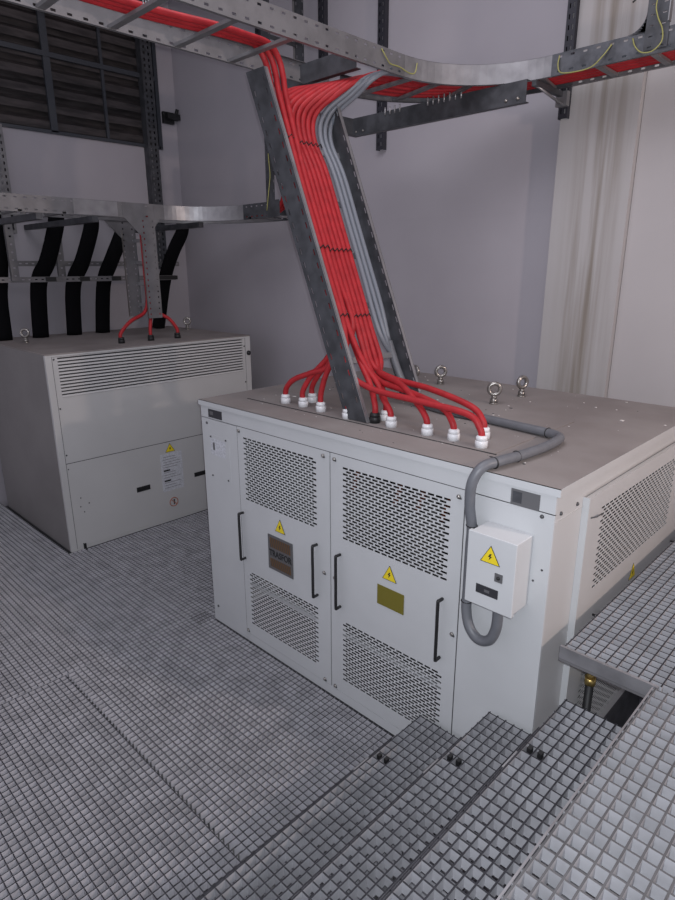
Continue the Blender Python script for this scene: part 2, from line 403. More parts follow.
# small plates on the frame
b = MB(); fr = F((0, 0, 0), X_, Z_, -Y_)
b.fbox(fr, .083, .228, 1.498, 1.551, 0, .002, 'dkplate'); b.fbox(fr, .10, .135, 1.515, 1.538, .002, .0026, 'greyplate'); b.build('name_plate', T)['label'] = 'small black label at the top left corner'
b = MB(); b.fbox(fr, .083, .29, 1.09, 1.385, 0, .0015, 'paint'); b.fbox(fr, .090, .25, 1.25, 1.36, .0015, .0025, 'pinkhint')
b.fbox(fr, .115, .135, 1.285, 1.335, .0025, .003, 'greyplate')
for sx, sz in ((.095, 1.37), (.257, 1.372), (.092, 1.106), (.264, 1.109)): dome(b, (sx, -.0015, sz), -Y_, .007, 'core')
b.build('cover_plate', T)['label'] = 'screwed cover plate with a white paper label'
b = MB(); b.fbox(fr, 2.214, 2.338, 1.486, 1.554, 0, .0022, 'greyplate'); b.fbox(fr, 2.222, 2.262, 1.498, 1.545, .0022, .0027, 'dsteel'); b.build('name_plate', T)['label'] = 'small grey metal plate at the top right corner'
for sx, sz, rr in ((2.352, 1.469, .009), (.053, .122, .009), (.06, 1.455, .009), (2.373, 1.244, .005), (2.34, 1.186, .005)): b = MB(); dome(b, (sx, 0, sz), -Y_, rr, 'core'); b.build('screw', T)
for sy, sz in ((.05, 1.482), (.20, 1.479)): b = MB(); dome(b, (W, sy, sz), X_, .009, 'core'); b.build('screw', T)
b = MB().box(W, W + .003, .0, .26, 1.452, 1.456, 'paint2'); b.build('seam_strip', T)
# side door
b = MB(); fr = F((W, 0, 0), Y_, Z_, X_)
rows = slots(.40, 1.43, 1.02, 1.418, 25, .0445, .034, .0105) + slots(.40, 1.43, .14, .66, 32, .0445, .034, .0105)
fr2 = F((W + .0275, 0, 0), Y_, Z_, X_)
b.plate(fr2, .258, 1.745, .075, 1.493, .0018, 'paint2', rows)
b.fbox(fr, .258, .262, .075, 1.493, -.01, .0275, 'paint'); b.fbox(fr, 1.741, 1.745, .075, 1.493, -.01, .0275, 'paint2'); b.fbox(fr, .262, 1.741, .075, .079, -.01, .026, 'paint2'); b.fbox(fr, .262, 1.741, 1.489, 1.493, .009, .0275, 'paint2'); b.fbox(fr, .262, 1.741, 1.480, 1.484, .0005, .012, 'core')  # last strip is dark to stand in for shade in the top gap
sd = b.build('side_door', T)
warning(sd, F((W + .0302, .935, .87), Y_, Z_, X_), .09, .085)
for y in (.50, 1.60):
    P = [(W + .03, y - .05, .87), (W + .06, y - .05, .87), (W + .066, y - .035, .862), (W + .066, y + .04, .84), (W + .06, y + .05, .835), (W + .03, y + .05, .835)]
    MB().tube(spline(P, 5), .006, 'black', 8).build('door_handle', sd)
MB().tube([(W + .03, .285, 1.40), (W + .045, .31, 1.402), (W + .045, .37, 1.40)], .003, 'core', 6).build('latch', sd)
# active part seen through the perforations
core = MB(); core.box(.2, 2.2, .82, 1.04, 1.20, 1.40, 'core').box(.2, 2.2, .82, 1.04, .12, .30, 'core')
for x in (.5, 1.2, 1.9): core.box(x - .1, x + .1, .84, 1.02, .3, 1.2, 'core')
core.box(.2, 2.2, .74, .80, .0, .12, 'paint').box(.2, 2.2, 1.05, 1.12, .0, .12, 'paint')
core.build('core_frame', T)
for x in (.5, 1.2, 1.9):
    MB().tube([(x, .93, .34), (x, .93, 1.16)], .27, 'coil', 28).build('coil', T)
for i, x in enumerate((.45, .62, .80, 1.15, 1.32, 1.5, 1.85, 2.05)):
    MB().tube(spline([(x, .62, 1.58), (x + .02, .55, 1.4), (x + .05, .58, 1.2), (x - .03, .62, 1.0)], 6), .018, 'copper', 8).build('inner_lead', T)
b = MB()
for x in (.62, 1.42, 1.80): b.box(x, x + .16, .50, .52, .12, .46, 'paint')
b.box(.1, 2.3, .30, .33, 1.36, 1.40, 'paint').box(.1, 2.3, .25, .28, .20, .235, 'paint')
b.build('inner_bracket', T)
# eye bolts
def eyebolt(parent, x, y, z, rot):
    b = MB(); b.tube([(x, y, z), (x, y, z + .008)], .028, 'bright', 16); b.tube([(x, y, z + .008), (x, y, z + .034)], .023, 'bright', 6); b.tube([(x, y, z + .034), (x, y, z + .050)], .016, 'bright', 12)
    b.torus((x, y, z + .093), .034, .0125, (math.cos(rot), math.sin(rot), 0), 'bright'); return b.build('eye_bolt', parent)
for x, y, r in ((.68, 1.37, 1.2), (.815, 1.49, 5.5), (1.44, 1.165, 5.3), (1.452, 1.49, 5.9)): eyebolt(T, x, y, 1.6, r)
# cable glands on the plate
GL = {'A': (.501, .290), 'B': (.655, .297), 'B2': (.60, .425), 'C': (.825, .280), 'D': (1.055, .262), 'E': (1.232, .290), 'E2': (1.235, .375), 'F': (1.352, .283), 'G': (1.585, .283), 'H': (1.737, .290), 'I': (1.900, .275), 'I2': (1.825, .42), 'K1': (.90, .95), 'K2': (1.08, .86)}
gm = {}
def gland(key, x, y, parent, z, mt):
    b = MB(); b.tube([(0, 0, 0), (0, 0, .030), (0, 0, .033)], [.031, .031, .028], mt, 8); b.tube([(0, 0, .033), (0, 0, .050), (0, 0, .056)], [.028, .027, .020], mt, 12)
    if mt not in gm:
        o = b.build('cable_gland', None); gm[mt] = o.data; o.location = (0, 0, 0)
    else:
        o = bpy.data.objects.new('cable_gland', gm[mt]); C.objects.link(o)
    o.parent = parent; o.location = V((x, y, z)) - parent.location
    if mt == 'black' and parent is T: o['label'] = 'black cable gland'
    return o
for k, (x, y) in GL.items(): gland(k, x, y, T, 1.604, 'black' if k == 'E' else 'white')

# ------------------------------------------------------------------ control box and conduit
CB = empty('control_box', (2.222, -.07, 1.072), 'small light grey wall box with yellow warning triangle on the transformer front', 'control box')
MB().box(2.119, 2.326, -.118, -.0005, 1.072, 1.382, 'paint').build('box_body', CB, .003)
MB().box(2.114, 2.331, -.142, -.120, 1.067, 1.387, 'paint').build('box_door', CB, .003)
warning(CB, F((2.221, -.1425, 1.272), X_, Z_, -Y_), .090, .078)
b = MB(); fr = F((0, -.1422, 0), X_, Z_, -Y_); b.fbox(fr, 2.247, 2.281, 1.205, 1.241, 0, .004, 'greyplate'); dome(b, (2.264, -.1462, 1.223), -Y_, .008, 'black'); b.build('lock', CB)
b = MB(); b.fbox(fr, 2.166, 2.266, 1.127, 1.166, 0, .002, 'dkplate'); b.fbox(fr, 2.205, 2.228, 1.140, 1.152, .002, .0026, 'greyplate'); b.build('name_plate', CB)
b = MB().tube([(2.235, -.07, 1.04), (2.235, -.07, 1.07)], .027, 'greycable', 8); b.build('conduit_gland', CB)
def cable(name, pts, r, mt, label, cat, group=None, n=8, seg=10):
    return tag(MB().tube(spline(pts, n), r, mt, seg).build(name), label, cat, group)
cp = [(.95, .735, 1.98), (1.03, .74, 1.80), (1.10, .755, 1.68), (1.20, .755, 1.632), (1.42, .70, 1.628), (1.66, .69, 1.628), (1.95, .655, 1.628), (2.06, .64, 1.628), (2.125, .60, 1.628), (2.145, .52, 1.628), (2.150, .38, 1.628), (2.135, .20, 1.628), (2.115, .06, 1.63), (2.085, -.02, 1.615), (2.062, -.052, 1.55), (2.058, -.052, 1.45), (2.070, -.045, 1.35), (2.066, -.04, 1.25), (2.066, -.04, 1.05), (2.072, -.05, .96), (2.10, -.06, .89), (2.15, -.066, .856), (2.205, -.07, .88), (2.232, -.07, .95), (2.235, -.07, 1.045)]
cd = tag(MB().tube(spline(cp, 8), .0225, 'conduit', 14).build('grey_conduit'), 'thick dark grey conduit looping across the transformer top down into the control box', 'conduit')
for p, ax in (((1.60, .693, 1.628), (1, -.04, 0)), ((2.045, .645, 1.628), (1, -.3, 0)), ((2.13, .18, 1.628), (.1, 1, 0)), ((2.109, .035, 1.627), (.3, 1, 0)), ((2.069, -.044, 1.36), (.05, 0, 1)), ((2.066, -.042, 1.00), (0, 0, 1))):
    MB().torus(p, .0225, .0035, ax, 'black', 16, 6).build('conduit_tie', cd)['label'] = 'black tie around the conduit'

# ------------------------------------------------------------------ cable trays
def rail(b, p0, p1, h, hdir, web_n, fl, mt, slot=True, pitch=.075, th=.0025, edge=None):
    """C rail from p0 to p1 (bottom edge line); web spans hdir*h, flanges of width fl towards web_n"""
    p0, p1 = V(p0), V(p1); U = (p1 - p0).normalized(); Ln = (p1 - p0).length; fr = F(p0, U, hdir, web_n)
    rows = []
    if slot:
        hs1 = []; u = pitch * .5
        while u + .022 < Ln: hs1.append((u, u + .024)); u += pitch
        hs2 = [(a, c) for a, c in hs1]
        rows = [(h * .12, h * .12 + .011, hs1), (h * .78, h * .78 + .011, hs2)]
    b.plate(fr, 0, Ln, 0, h, th, mt, rows)
    b.fbox(fr, 0, Ln, 0, th, th, fl, edge or mt); b.fbox(fr, 0, Ln, h - th, h, th, fl, edge or mt)
def rungs(parent, pts, a, c, mt='steel', w=.03, h=.015):
    pass
def bar(name, parent, p0, p1, w, h, mt, up=Z_):
    p0, p1 = V(p0), V(p1); U = (p1 - p0).normalized(); S = up.cross(U).normalized()
    b = MB(); b.fbox(F(p0, U, S, up), 0, (p1 - p0).length, -w / 2, w / 2, 0, h, mt); return b.build(name, parent)
def bendrail(b, c, rx, ry, a0, a1, z0, z1, fl, mt, inward, n=20, th=.0025):
    """quarter bend, web vertical; flange towards (inward=+1 outwards from centre, -1 towards)"""
    P = lambda a, k: V((c[0] - (rx + k) * math.cos(a), c[1] + (ry + k) * math.sin(a), 0))
    for i in range(n):
        a = a0 + (a1 - a0) * i / n; d = a0 + (a1 - a0) * (i + 1) / n
        for k0, k1, za, zb in ((0, inward * th, z0, z1), (0, inward * fl, z0, z0 + th), (0, inward * fl, z1 - th, z1)):
            q = [P(a, k0), P(d, k0), P(d, k1), P(a, k1)]
            if inward < 0: q = [q[0], q[3], q[2], q[1]]
            b.hexa([p + Z_ * za for p in q] + [p + Z_ * zb for p in q], mt)
ZT, HR = 3.50, .115
AX, BX = .73, .19
UT = empty('cable_tray', (.46, .3, ZT), 'upper galvanised cable tray that bends to the right above the large transformer', 'cable tray')
b = MB(); rail(b, (AX, -2.6, ZT), (AX, 1.10, ZT), HR, Z_, -X_, .02, 'steel')
bendrail(b, (1.35, 1.10), .62, .62, 0, math.pi / 2, ZT, ZT + HR, .02, 'bsteel', 1)
rail(b, (1.35, 1.72, ZT), (3.6, 1.72, ZT), HR, Z_, Y_, .02, 'msteel'); b.build('near_rail', UT)
b = MB()
rail(b, (BX, -2.6, ZT), (BX, 1.0, ZT), HR, Z_, X_, .02, 'steel')
bendrail(b, (1.35, 1.10), 1.16, .92, 0.0, math.pi / 2, ZT, ZT + HR, .02, 'dsteel', -1)
rail(b, (1.35, 2.02, ZT), (3.6, 2.02, ZT), HR, Z_, -Y_, .02, 'steel'); b.build('far_rail', UT)
for y in (-2.2, -1.85, -1.50, -1.15, -.81, -.48, -.125, .218): bar('rung', UT, (BX + .004, y, ZT + .003), (AX - .004, y, ZT + .003), .035, .016, 'steel')
for x in (1.62, 1.92, 2.25, 2.6, 3.0, 3.4): bar('rung', UT, (x, 1.724, ZT + .003), (x, 2.016, ZT + .003), .035, .016, 'steel')
for k in range(5):
    a = R(8 + k * 19)
    bar('rung', UT, (1.35 - .625 * math.cos(a), 1.10 + .625 * math.sin(a), ZT + .003), (1.35 - 1.155 * math.cos(a), 1.10 + .915 * math.sin(a), ZT + .003), .035, .016, 'steel')
b = MB(); b.plate(F((.765, 1.06, ZT), X_, Z_, -Y_), 0, 0.001, 0, .001, .001, 'steel')
# dark cross channel and deep plate under the tray
b = MB(); b.box(-.04, .66, .748, .752, 3.492, 3.60, 'dsteel').box(-.04, .66, .752, .79, 3.492, 3.496, 'dsteel').box(-.04, .66, .752, .79, 3.596, 3.60, 'dsteel')
tag(b.build('cross_channel'), 'dark steel channel crossing between the tray rails above the cable fan', 'support channel')
b = MB(); b.box(-.21, 1.235, 1.65, 1.654, 3.372, 3.497, 'dsteel').box(-.21, 1.235, 1.654, 1.69, 3.372, 3.376, 'dsteel').box(-.21, 1.235, 1.654, 1.69, 3.493, 3.497, 'dsteel').box(-.21, -.206, 1.42, 1.65, 3.372, 3.497, 'dsteel').box(-.206, -.17, 1.42, 1.65, 3.372, 3.376, 'dsteel')
SC = tag(b.build('support_channel'), 'deep dark steel plate channel bolted under the bend of the upper tray', 'support channel')
def bolt(parent, p, h=.05, r=.0055, mt='bsteel'): return MB().tube([p, V(p) + Z_ * h], r, mt, 6).build('bolt', parent)
for x, r_ in ((1.10, .011), (1.18, .011), (-.17, .008), (-.10, .008)): b = MB(); dome(b, (x, 1.65, 3.40), -Y_, r_, 'bright'); b.build('bolt_head', SC)
for k in range(7): bolt(SC, (.50 + k * .045, 1.645, 3.470))
for k in range(4): bolt(SC, (.12 + k * .045, 1.645, 3.470))
for k in range(5): bolt(UT, (.50 + k * .022, -.475, 3.517), .058, .004)
# descending ladder
LU = V((-.383, 0, .924)).normalized(); LN = V((.924, 0, .383)).normalized()
def LP(y, s, off=0): return V((1.10, y, 1.604)) + LU * s + LN * off
LD = empty('cable_ladder', (1.146, .5, 1.604), 'steep galvanised cable ladder carrying the red cables down to the large transformer', 'cable ladder')
# front rail web faces -Y; back edge at off=-.035, front edge at off=+.115
def lrail(y, n, s0, s1):
    b = MB(); p0 = LP(y, s0, -.035); fr = F(p0, LU, LN, n); Ln = s1 - s0; h = .150; hs = []; u = .03
    while u + .03 < Ln: hs.append((u, u + .034)); u += .075
    b.plate(fr, 0, Ln, 0, h, .003, 'dsteel', [(.020, .029, hs), (h - .034, h - .025, [(a + .03, c + .03) for a, c in hs if c + .03 < Ln])])
    b.fbox(fr, 0, Ln, 0, .003, .003, .022, 'bsteel'); b.fbox(fr, 0, Ln, h - .003, h, -.002, .022, 'bsteel')
    return b
b = lrail(.24, Y_, .018, 1.94); q = [LP(.24, 1.94, -.035), LP(.24, 1.94, .115), LP(.24, 2.002, -.035)]
b.hexa([q[0], q[1], q[1] + LU * .001, q[2]] + [p + Y_ * .003 for p in (q[0], q[1], q[1] + LU * .001, q[2])], 'dsteel')
q = [LP(.24, .018, -.035), LP(.24, -.043, .115), LP(.24, .018, .115), LP(.24, .018, .0)]
b.hexa(q + [p + Y_ * .003 for p in q], 'dsteel'); b.fbox(F(LP(.24, -.043, .112), LU, LN, Y_), 0, .061, 0, .003, -.002, .022, 'bsteel'); b.build('front_rail', LD)
lrail(.765, -Y_, .06, 1.86).build('rear_rail', LD)
for z in (3.05, 2.76, 2.47, 2.19, 1.90):
    s = (z - 1.604) / LU.z
    b = MB(); b.fbox(F(LP(.243, s), Y_, LU, LN), 0, .519, -.016, .016, 0, .014, 'bsteel'); b.build('rung', LD)
# ---- red cables
RC = .0165
slot1 = [.280 + .0375 * i for i in range(9)]
slot2 = [.285, .322, .359]
S1X = [.27 + .044 * i for i in range(9)]
def toppath(y, x, off, i):
    yy = 1.752 + (.70 - x) * .56; zt = 3.537 + (.03 if i % 2 else 0)
    P = [LP(y, 1.42, off), V((.472, y + .005, 3.14)), V((.425 + .15 * (x - .42), y + .05, 3.28)), V((.43 + .6 * (x - .42), y + .05 + (.93 - y) * .28, 3.385)), V((.43 + .9 * (x - .42), y + (.93 - y) * .68, 3.452)), V((x, .98, 3.512)), V((x, 1.14, zt))]
    rx, ry = 1.35 - x, yy - 1.10
    for k in range(1, 6):
        a = math.pi / 2 * k / 5; P.append(V((1.35 - rx * math.cos(a), 1.14 + (ry - .04) * math.sin(a), zt)))
    P += [V((1.9, yy, zt)), V((2.7, yy, zt)), V((3.55, yy, zt))]
    return P
def lower(g, y, off, i):
    gx, gy = GL[g]; p0 = LP(y, .50, off); dx = gx - p0.x; s = 1 if dx > 0 else -1
    zb = 1.80 + .018 * (i % 4)
    if abs(dx) < .36:
        P = [V((gx, gy, 1.635)), V((gx, gy, 1.70)), V((gx - dx * .22, gy + (y - gy) * .3, 1.80)), V((gx - dx * .6, gy + (y - gy) * .7, 1.91))]
    else:
        o_ = .014 * (i % 4)
        if dx > 0: P = [V((gx, gy, 1.635)), V((gx - .012, gy, 1.69)), V((gx - .09, gy + (y - gy) * .1, 1.748)), V((p0.x + dx * .60, gy + (y - gy) * .4, 1.768 + o_)), V((p0.x + dx * .28, gy + (y - gy) * .7, 1.79 + o_)), LP(y, .28, off)]
        else: P = [V((gx, gy, 1.635)), V((gx + .012, gy, 1.70)), V((gx + .08, gy + (y - gy) * .15, 1.76)), V((p0.x + dx * .5, gy + (y - gy) * .5, 1.80 + o_)), V((p0.x + dx * .18, gy + (y - gy) * .8, 1.86 + o_))]
    return P + [p0]
plan = [('I', 0), ('A', 1), ('B', 2), ('E', 3), ('B2', 4), ('H', 5), ('I2', 6), ('G', 7), ('F', 8)]
LBL = {'I': 'red cable sweeping to the frontmost white gland nearest the grey conduit', 'A': 'red cable bending left to the leftmost white gland', 'B': 'red cable arching to the second white gland from the left, front row',
       'E': 'red cable dropping straight into the black gland behind the ladder foot', 'B2': 'red cable bending left to the white gland just behind the second one', 'H': 'red cable arching right to the second white gland from the right',
       'I2': 'red cable arching highest to the white gland hidden behind the rightmost one', 'G': 'red cable ending in the third white gland from the right', 'F': 'red cable ending in the white gland just right of the ladder foot',
       'C': 'red cable bending left to the white gland nearest the ladder foot on its left', 'D': 'red cable ending in the gland half hidden behind the ladder rail', 'E2': 'red cable dropping to the white gland right behind the black one'}
RG = 'red power cables of the large transformer'
for g, i in plan:
    y = slot1[i]; P = lower(g, y, .032, i) + [LP(y, s, .032) for s in (.8, 1.1)] + toppath(y, S1X[i], .032, i)
    cable('red_cable', P, RC, 'red', LBL[g], 'cable', RG, 7)
for k, g in enumerate(('C', 'D', 'E2')):
    y = slot2[k]; x = .37 + .045 * k
    P = lower(g, y, .067, k + 1) + [LP(y, s, .067) for s in (.8, 1.1, 1.40)] + [V((.475 + .012 * k, y + .0, 3.305)), V((.445 + .016 * k, y, 3.405)), V((.425 + .026 * k, .275 + .028 * k, 3.485)), V((.425 + .032 * k, .215 + .02 * k, 3.540)), V((.435 + .036 * k, .10, 3.541)), V((x + .05, -.10, 3.539)), V((x, -.5, 3.539)), V((x, -1.4, 3.539)), V((x, -2.55, 3.539))]
    cable('red_cable', P, RC, 'red', LBL[g], 'cable', RG, 7)
gx = [.645, .672, .699]
for k, (y, g) in enumerate(((.640, 'K2'), (.680, 'K1'), (.722, None))):
    if g: P = [V((GL[g][0], GL[g][1], 1.635)), V((GL[g][0], GL[g][1], 1.70)), V((.98 - .03 * k, .78, 1.86))] + [LP(y, s, .035) for s in (.45, .8, 1.1)]
    else: P = [V((.95, .735, 1.985))] + [LP(y, s, .035) for s in (.62, .85, 1.1)]
    P += toppath(y, gx[k], .035, k)
    cable('grey_cable', P, .0145, 'greycable', ['pale grey cable on the ladder beside the red ones, innermost of three', 'pale grey cable in the middle of the three on the ladder', 'pale grey cable along the rear ladder rail, running into the grey conduit'][k], 'cable', 'pale grey cables on the ladder', 7)
# cable ties across the ladder
for z, ya, yb, lb in ((3.06, .275, .60, 'uppermost black cable tie lacing across the red cables'), (2.48, .275, .60, 'black cable tie lacing across the middle of the ladder'), (2.12, .275, .60, 'lowest black cable tie lacing where the red cables spread')):
    s = (z - 1.604) / LU.z; P = []; n = 9
    for i in range(n * 2 + 1):
        y = ya + (yb - ya) * i / (2 * n) - .007
        off = .052 if i % 2 else .040
        if y < .385 and z: off += .036
        P.append(LP(y, s + .012 * (i % 2), off + .003))
    tag(MB().tube(P, .0035, 'black', 6).build('cable_tie'), lb, 'cable tie', 'black cable ties on the ladder')
# earth wires
EG = 'yellow green earth wires'
cable('earth_wire', [(.733, .882, 3.60), (.742, .89, 3.58), (.745, .915, 3.555), (.745, .95, 3.535), (.745, 1.03, 3.535), (.748, 1.12, 3.520), (.752, 1.17, 3.53), (.752, 1.19, 3.585)], .0034, 'green', 'yellow green earth wire looping on the straight upper tray rail', 'earth wire', EG)
cable('earth_wire', [(1.397, 1.717, 3.60), (1.397, 1.705, 3.55), (1.42, 1.70, 3.505), (1.50, 1.70, 3.492), (1.60, 1.70, 3.497), (1.66, 1.703, 3.54), (1.70, 1.717, 3.592)], .0034, 'green', 'yellow green earth wire hanging below the tray between two rail bolts', 'earth wire', EG)
cable('earth_wire', [(1.812, 1.717, 3.596), (1.835, 1.70, 3.55), (1.875, 1.695, 3.512), (1.93, 1.695, 3.507), (1.972, 1.695, 3.543), (1.968, 1.695, 3.60), (1.94, 1.69, 3.66), (1.925, 1.69, 3.72), (1.945, 1.68, 3.80), (1.98, 1.69, 3.95)], .0034, 'green', 'yellow green earth wire curving up the riser at the top right corner', 'earth wire', EG)
# riser at the right end
RS = empty('cable_riser', (2.0, 1.80, ZT + HR), 'dark slotted cable riser going up from the tray at the top right', 'cable riser')
b = MB(); b.plate(F((1.875, 1.716, ZT + .0), X_, Z_, -Y_), 0, .12, .02, 1.7, .003, 'dsteel', [(.03 + .05 * k, .036 + .05 * k, [(.02, .04), (.08, .10)]) for k in range(30)])
for k in range(8):
    a, c = R(90 * k / 8), R(90 * (k + 1) / 8); r = .09
    q = [V((1.875 - r + r * math.sin(t_), 1.716, ZT + HR + r - r * math.cos(t_))) for t_ in (a, c)]
    b.hexa([q[0], q[1], V((1.876, 1.716, q[1].z)), V((1.876, 1.716, ZT + HR - .002))] + [p - Y_ * .003 for p in (q[0], q[1], V((1.876, 1.716, q[1].z)), V((1.876, 1.716, ZT + HR - .002)))], 'dsteel')
b.box(1.995, 2.0, 1.68, 1.716, ZT + .13, ZT + 1.7, 'bsteel'); b.build('front_rail', RS)
b = MB(); b.plate(F((2.03, 1.716, ZT + .0), X_, Z_, -Y_), 0, .30, .0, 1.7, .003, 'dsteel', [(.05 + .06 * k, .058 + .06 * k, [(.02, .05)]) for k in range(26)]); b.build('side_plate', RS)
# ---- lower tray to the left transformer
LT = empty('cable_tray', (-2.3, .8, 2.83), 'lower cable tray running above the left transformer and bending to the right', 'cable tray')
AX2, BX2, Z2, H2 = -2.07, -2.46, 2.843, .130
b = MB(); rail(b, (AX2, -2.0, Z2), (AX2, .96, Z2), H2, Z_, -X_, .02, 'steel'); bendrail(b, (AX2 + .52, 1.08), .52, .52, 0, math.pi / 2, Z2, Z2 + H2, .02, 'bsteel', 1)
rail(b, (AX2, .96, Z2), (AX2, 1.08, Z2), H2, Z_, -X_, .02, 'steel', False)
rail(b, (AX2 + .52, 1.60, Z2), (-1.03, 1.60, Z2), H2, Z_, Y_, .02, 'dsteel'); b.build('near_rail', LT)
b = MB(); rail(b, (BX2, -2.0, Z2), (BX2, 1.08, Z2), H2, Z_, X_, .02, 'steel'); bendrail(b, (AX2 + .52, 1.08), .91, .89, 0, math.pi / 2, Z2, Z2 + H2, .02, 'steel', -1)
rail(b, (AX2 + .52, 1.97, Z2), (-1.03, 1.97, Z2), H2, Z_, -Y_, .02, 'dsteel'); b.build('far_rail', LT)
b = MB(); b.box(AX2, AX2 + .004, .23, .62, Z2 + .006, Z2 + H2 - .004, 'bsteel'); b.build('joint_plate', LT)
for y in (-1.8, -1.4, -1.0, -.6, -.2, .15, .5): bar('rung', LT, (BX2, y, Z2 + .003), (AX2, y, Z2 + .003), .03, .015, 'steel')
for x in (-1.45, -1.15): bar('rung', LT, (x, 1.60, Z2 + .003), (x, 1.97, Z2 + .003), .03, .015, 'steel')
# drop ladder
DL = empty('cable_ladder', (-2.26, .9, 1.95), 'short vertical cable ladder dropping to the left transformer', 'cable ladder')
for x, n, nm in ((AX2 + .003, -X_, 'front_rail'), (BX2 - .003, X_, 'rear_rail')):
    b = MB(); fr = F((x, .835, 1.955), Y_, Z_, n); rows = []
    for k in range(17): rows.append((.03 + .052 * k, .045 + .052 * k, [(.014, .026), (.108, .120)]))
    b.plate(fr, 0, .138, 0, .90, .003, 'steel', rows); b.fbox(fr, -.001, .003, 0, .80, .003, .022, 'bright'); b.fbox(fr, .135, .138, 0, .90, .003, .022, 'steel')
    b.hexa([fr[0] + Y_ * u + Z_ * v for u, v in ((-.17, .90), (0, .73), (0, 1.0), (-.17, 1.0))] + [fr[0] + Y_ * u + Z_ * v + n * .003 for u, v in ((-.17, .90), (0, .73), (0, 1.0), (-.17, 1.0))], 'steel')
    b.hexa([fr[0] + Y_ * u + Z_ * v for u, v in ((.138, .82), (.20, .90), (.20, 1.0), (.138, 1.0))] + [fr[0] + Y_ * u + Z_ * v + n * .003 for u, v in ((.138, .82), (.20, .90), (.20, 1.0), (.138, 1.0))], 'steel')
    b.build(nm, DL)
for z in (2.05, 2.25, 2.45, 2.65): 
    b = MB().box(BX2, AX2, .95, .965, z, z + .03, 'bsteel'); b.build('rung', DL)
# riser to the ceiling behind the main ladder
RU = empty('cable_riser', (-1.1, 1.78, Z2), 'tall vertical cable riser behind the main ladder, between lower tray and ceiling', 'cable riser')
for y, n, nm in ((1.598, -Y_, 'front_rail'), (1.972, Y_, 'rear_rail')):
    b = MB(); fr = F((-1.20, y, Z2), X_, Z_, n); rows = [(.20 + .08 * k, .225 + .08 * k, [(.02, .028), (.098, .106)]) for k in range(27)]
    b.plate(fr, 0, .125 if y > 1.8 else .17, 0, .14, .003, 'dsteel'); b.plate(fr, 0, .115, .14, 2.5, .003, 'dsteel', [(a, c, h) for a, c, h in rows]); b.fbox(fr, 0, .003, .14, 2.5, -.02, 0, 'steel'); b.build(nm, RU)
for z in (3.2, 3.55, 3.9, 4.25, 4.6): MB().box(-1.19, -1.175, 1.60, 1.97, z, z + .03, 'dsteel').build('rung', RU)
cable('earth_wire', [(-1.150, 1.59, 3.36), (-1.14, 1.588, 3.28), (-1.132, 1.588, 3.18), (-1.156, 1.588, 3.06), (-1.19, 1.588, 2.90)], .0034, 'green', 'yellow green earth wire hanging down the riser behind the ladder', 'earth wire', EG)
# red cables of the left transformer
RG2 = 'three red cables of the left transformer'
T2G = [(-2.085, .54), (-2.085, .84), (-2.085, 1.13)]
LB2 = ['red cable bending to the left gland on the left transformer', 'red cable dropping straight to the middle gland on the left transformer', 'red cable bending to the right gland on the left transformer']
for k, (x, y) in enumerate(T2G):
    yl = .875 + .034 * k; xl = -2.15
    P = [V((x, y, TH2 + .03)), V((x, y, TH2 + .09)), V((x - .02, y + (yl - y) * .35, TH2 + .19)), V((xl + .01, y + (yl - y) * .85, TH2 + .26)), V((xl, yl, TH2 + .38)), V((xl, yl, 2.3)), V((xl, yl, 2.6)), V((xl, yl, 2.76)), V((xl - .02, yl + .05, 2.86)), V((xl - .02 - .035 * k, 1.06, 2.885))]
    rr = .62 + .035 * k
    for q in range(1, 5):
        a = math.pi / 2 * q / 4; P.append(V((-1.55 - rr * math.cos(a), 1.08 + rr * math.sin(a), 2.885)))
    P += [V((-1.30, 1.08 + rr, 2.89)), V((-1.13, 1.08 + rr, 2.96)), V((-1.08, 1.08 + rr, 3.1)), V((-1.10, 1.08 + rr, 3.25)), V((-1.10, 1.08 + rr, 3.37))]
    cable('red_cable', P, .0165, 'red', LB2[k], 'cable', RG2, 6)
# ------------------------------------------------------------------ struts
def strut(name, x, y, z0, z1, w, d, label, face=-1, mt='slotsteel', axis='x'):
    """perforated channel; web of width w facing the camera side, flanges depth d"""
    b = MB(); hs = []; z = z0 + .03
    rows = []
    while z + .04 < z1: rows.append((z - z0, z - z0 + .028, [(w * .22, w * .36), (w * .64, w * .78)])); z += .06
    if axis == 'x': fr = F((x, y, z0), X_, Z_, Y_)
    else: fr = F((x, y, z0), Y_, Z_, -X_)
    b.plate(fr, 0, w, 0, z1 - z0, .003, mt, rows); b.fbox(fr, 0, .003, 0, z1 - z0, .003, d, mt); b.fbox(fr, w - .003, w, 0, z1 - z0, .003, d, mt)
    return tag(b.build(name), label, 'strut')
strut('support_strut', -.445, 2.20, 3.37, 5.39, .075, .049, 'black perforated strut on the back wall behind the tray bend, middle one')
strut('support_strut', 1.225, 2.11, 3.345, 5.39, .062, .039, 'black perforated strut standing on the concrete pillar')
strut('support_strut', -1.14, 2.20, 4.05, 5.39, .075, .049, 'black perforated strut on the back wall just right of the tall riser')
strut('support_strut', -2.02, 2.20, 3.9, 5.39, .055, .049, 'thin dark strut on the back wall just left of the tall riser')
strut('support_strut', -3.50, 1.80, 2.40, 5.39, .13, .10, 'tall perforated steel strut on the left wall at the louver edge', mt='dsteel', axis='y')
strut('support_strut', -3.50, .16, 2.75, 3.74, .10, .10, 'pale perforated strut on the left wall at the far left edge', mt='steel', axis='y')
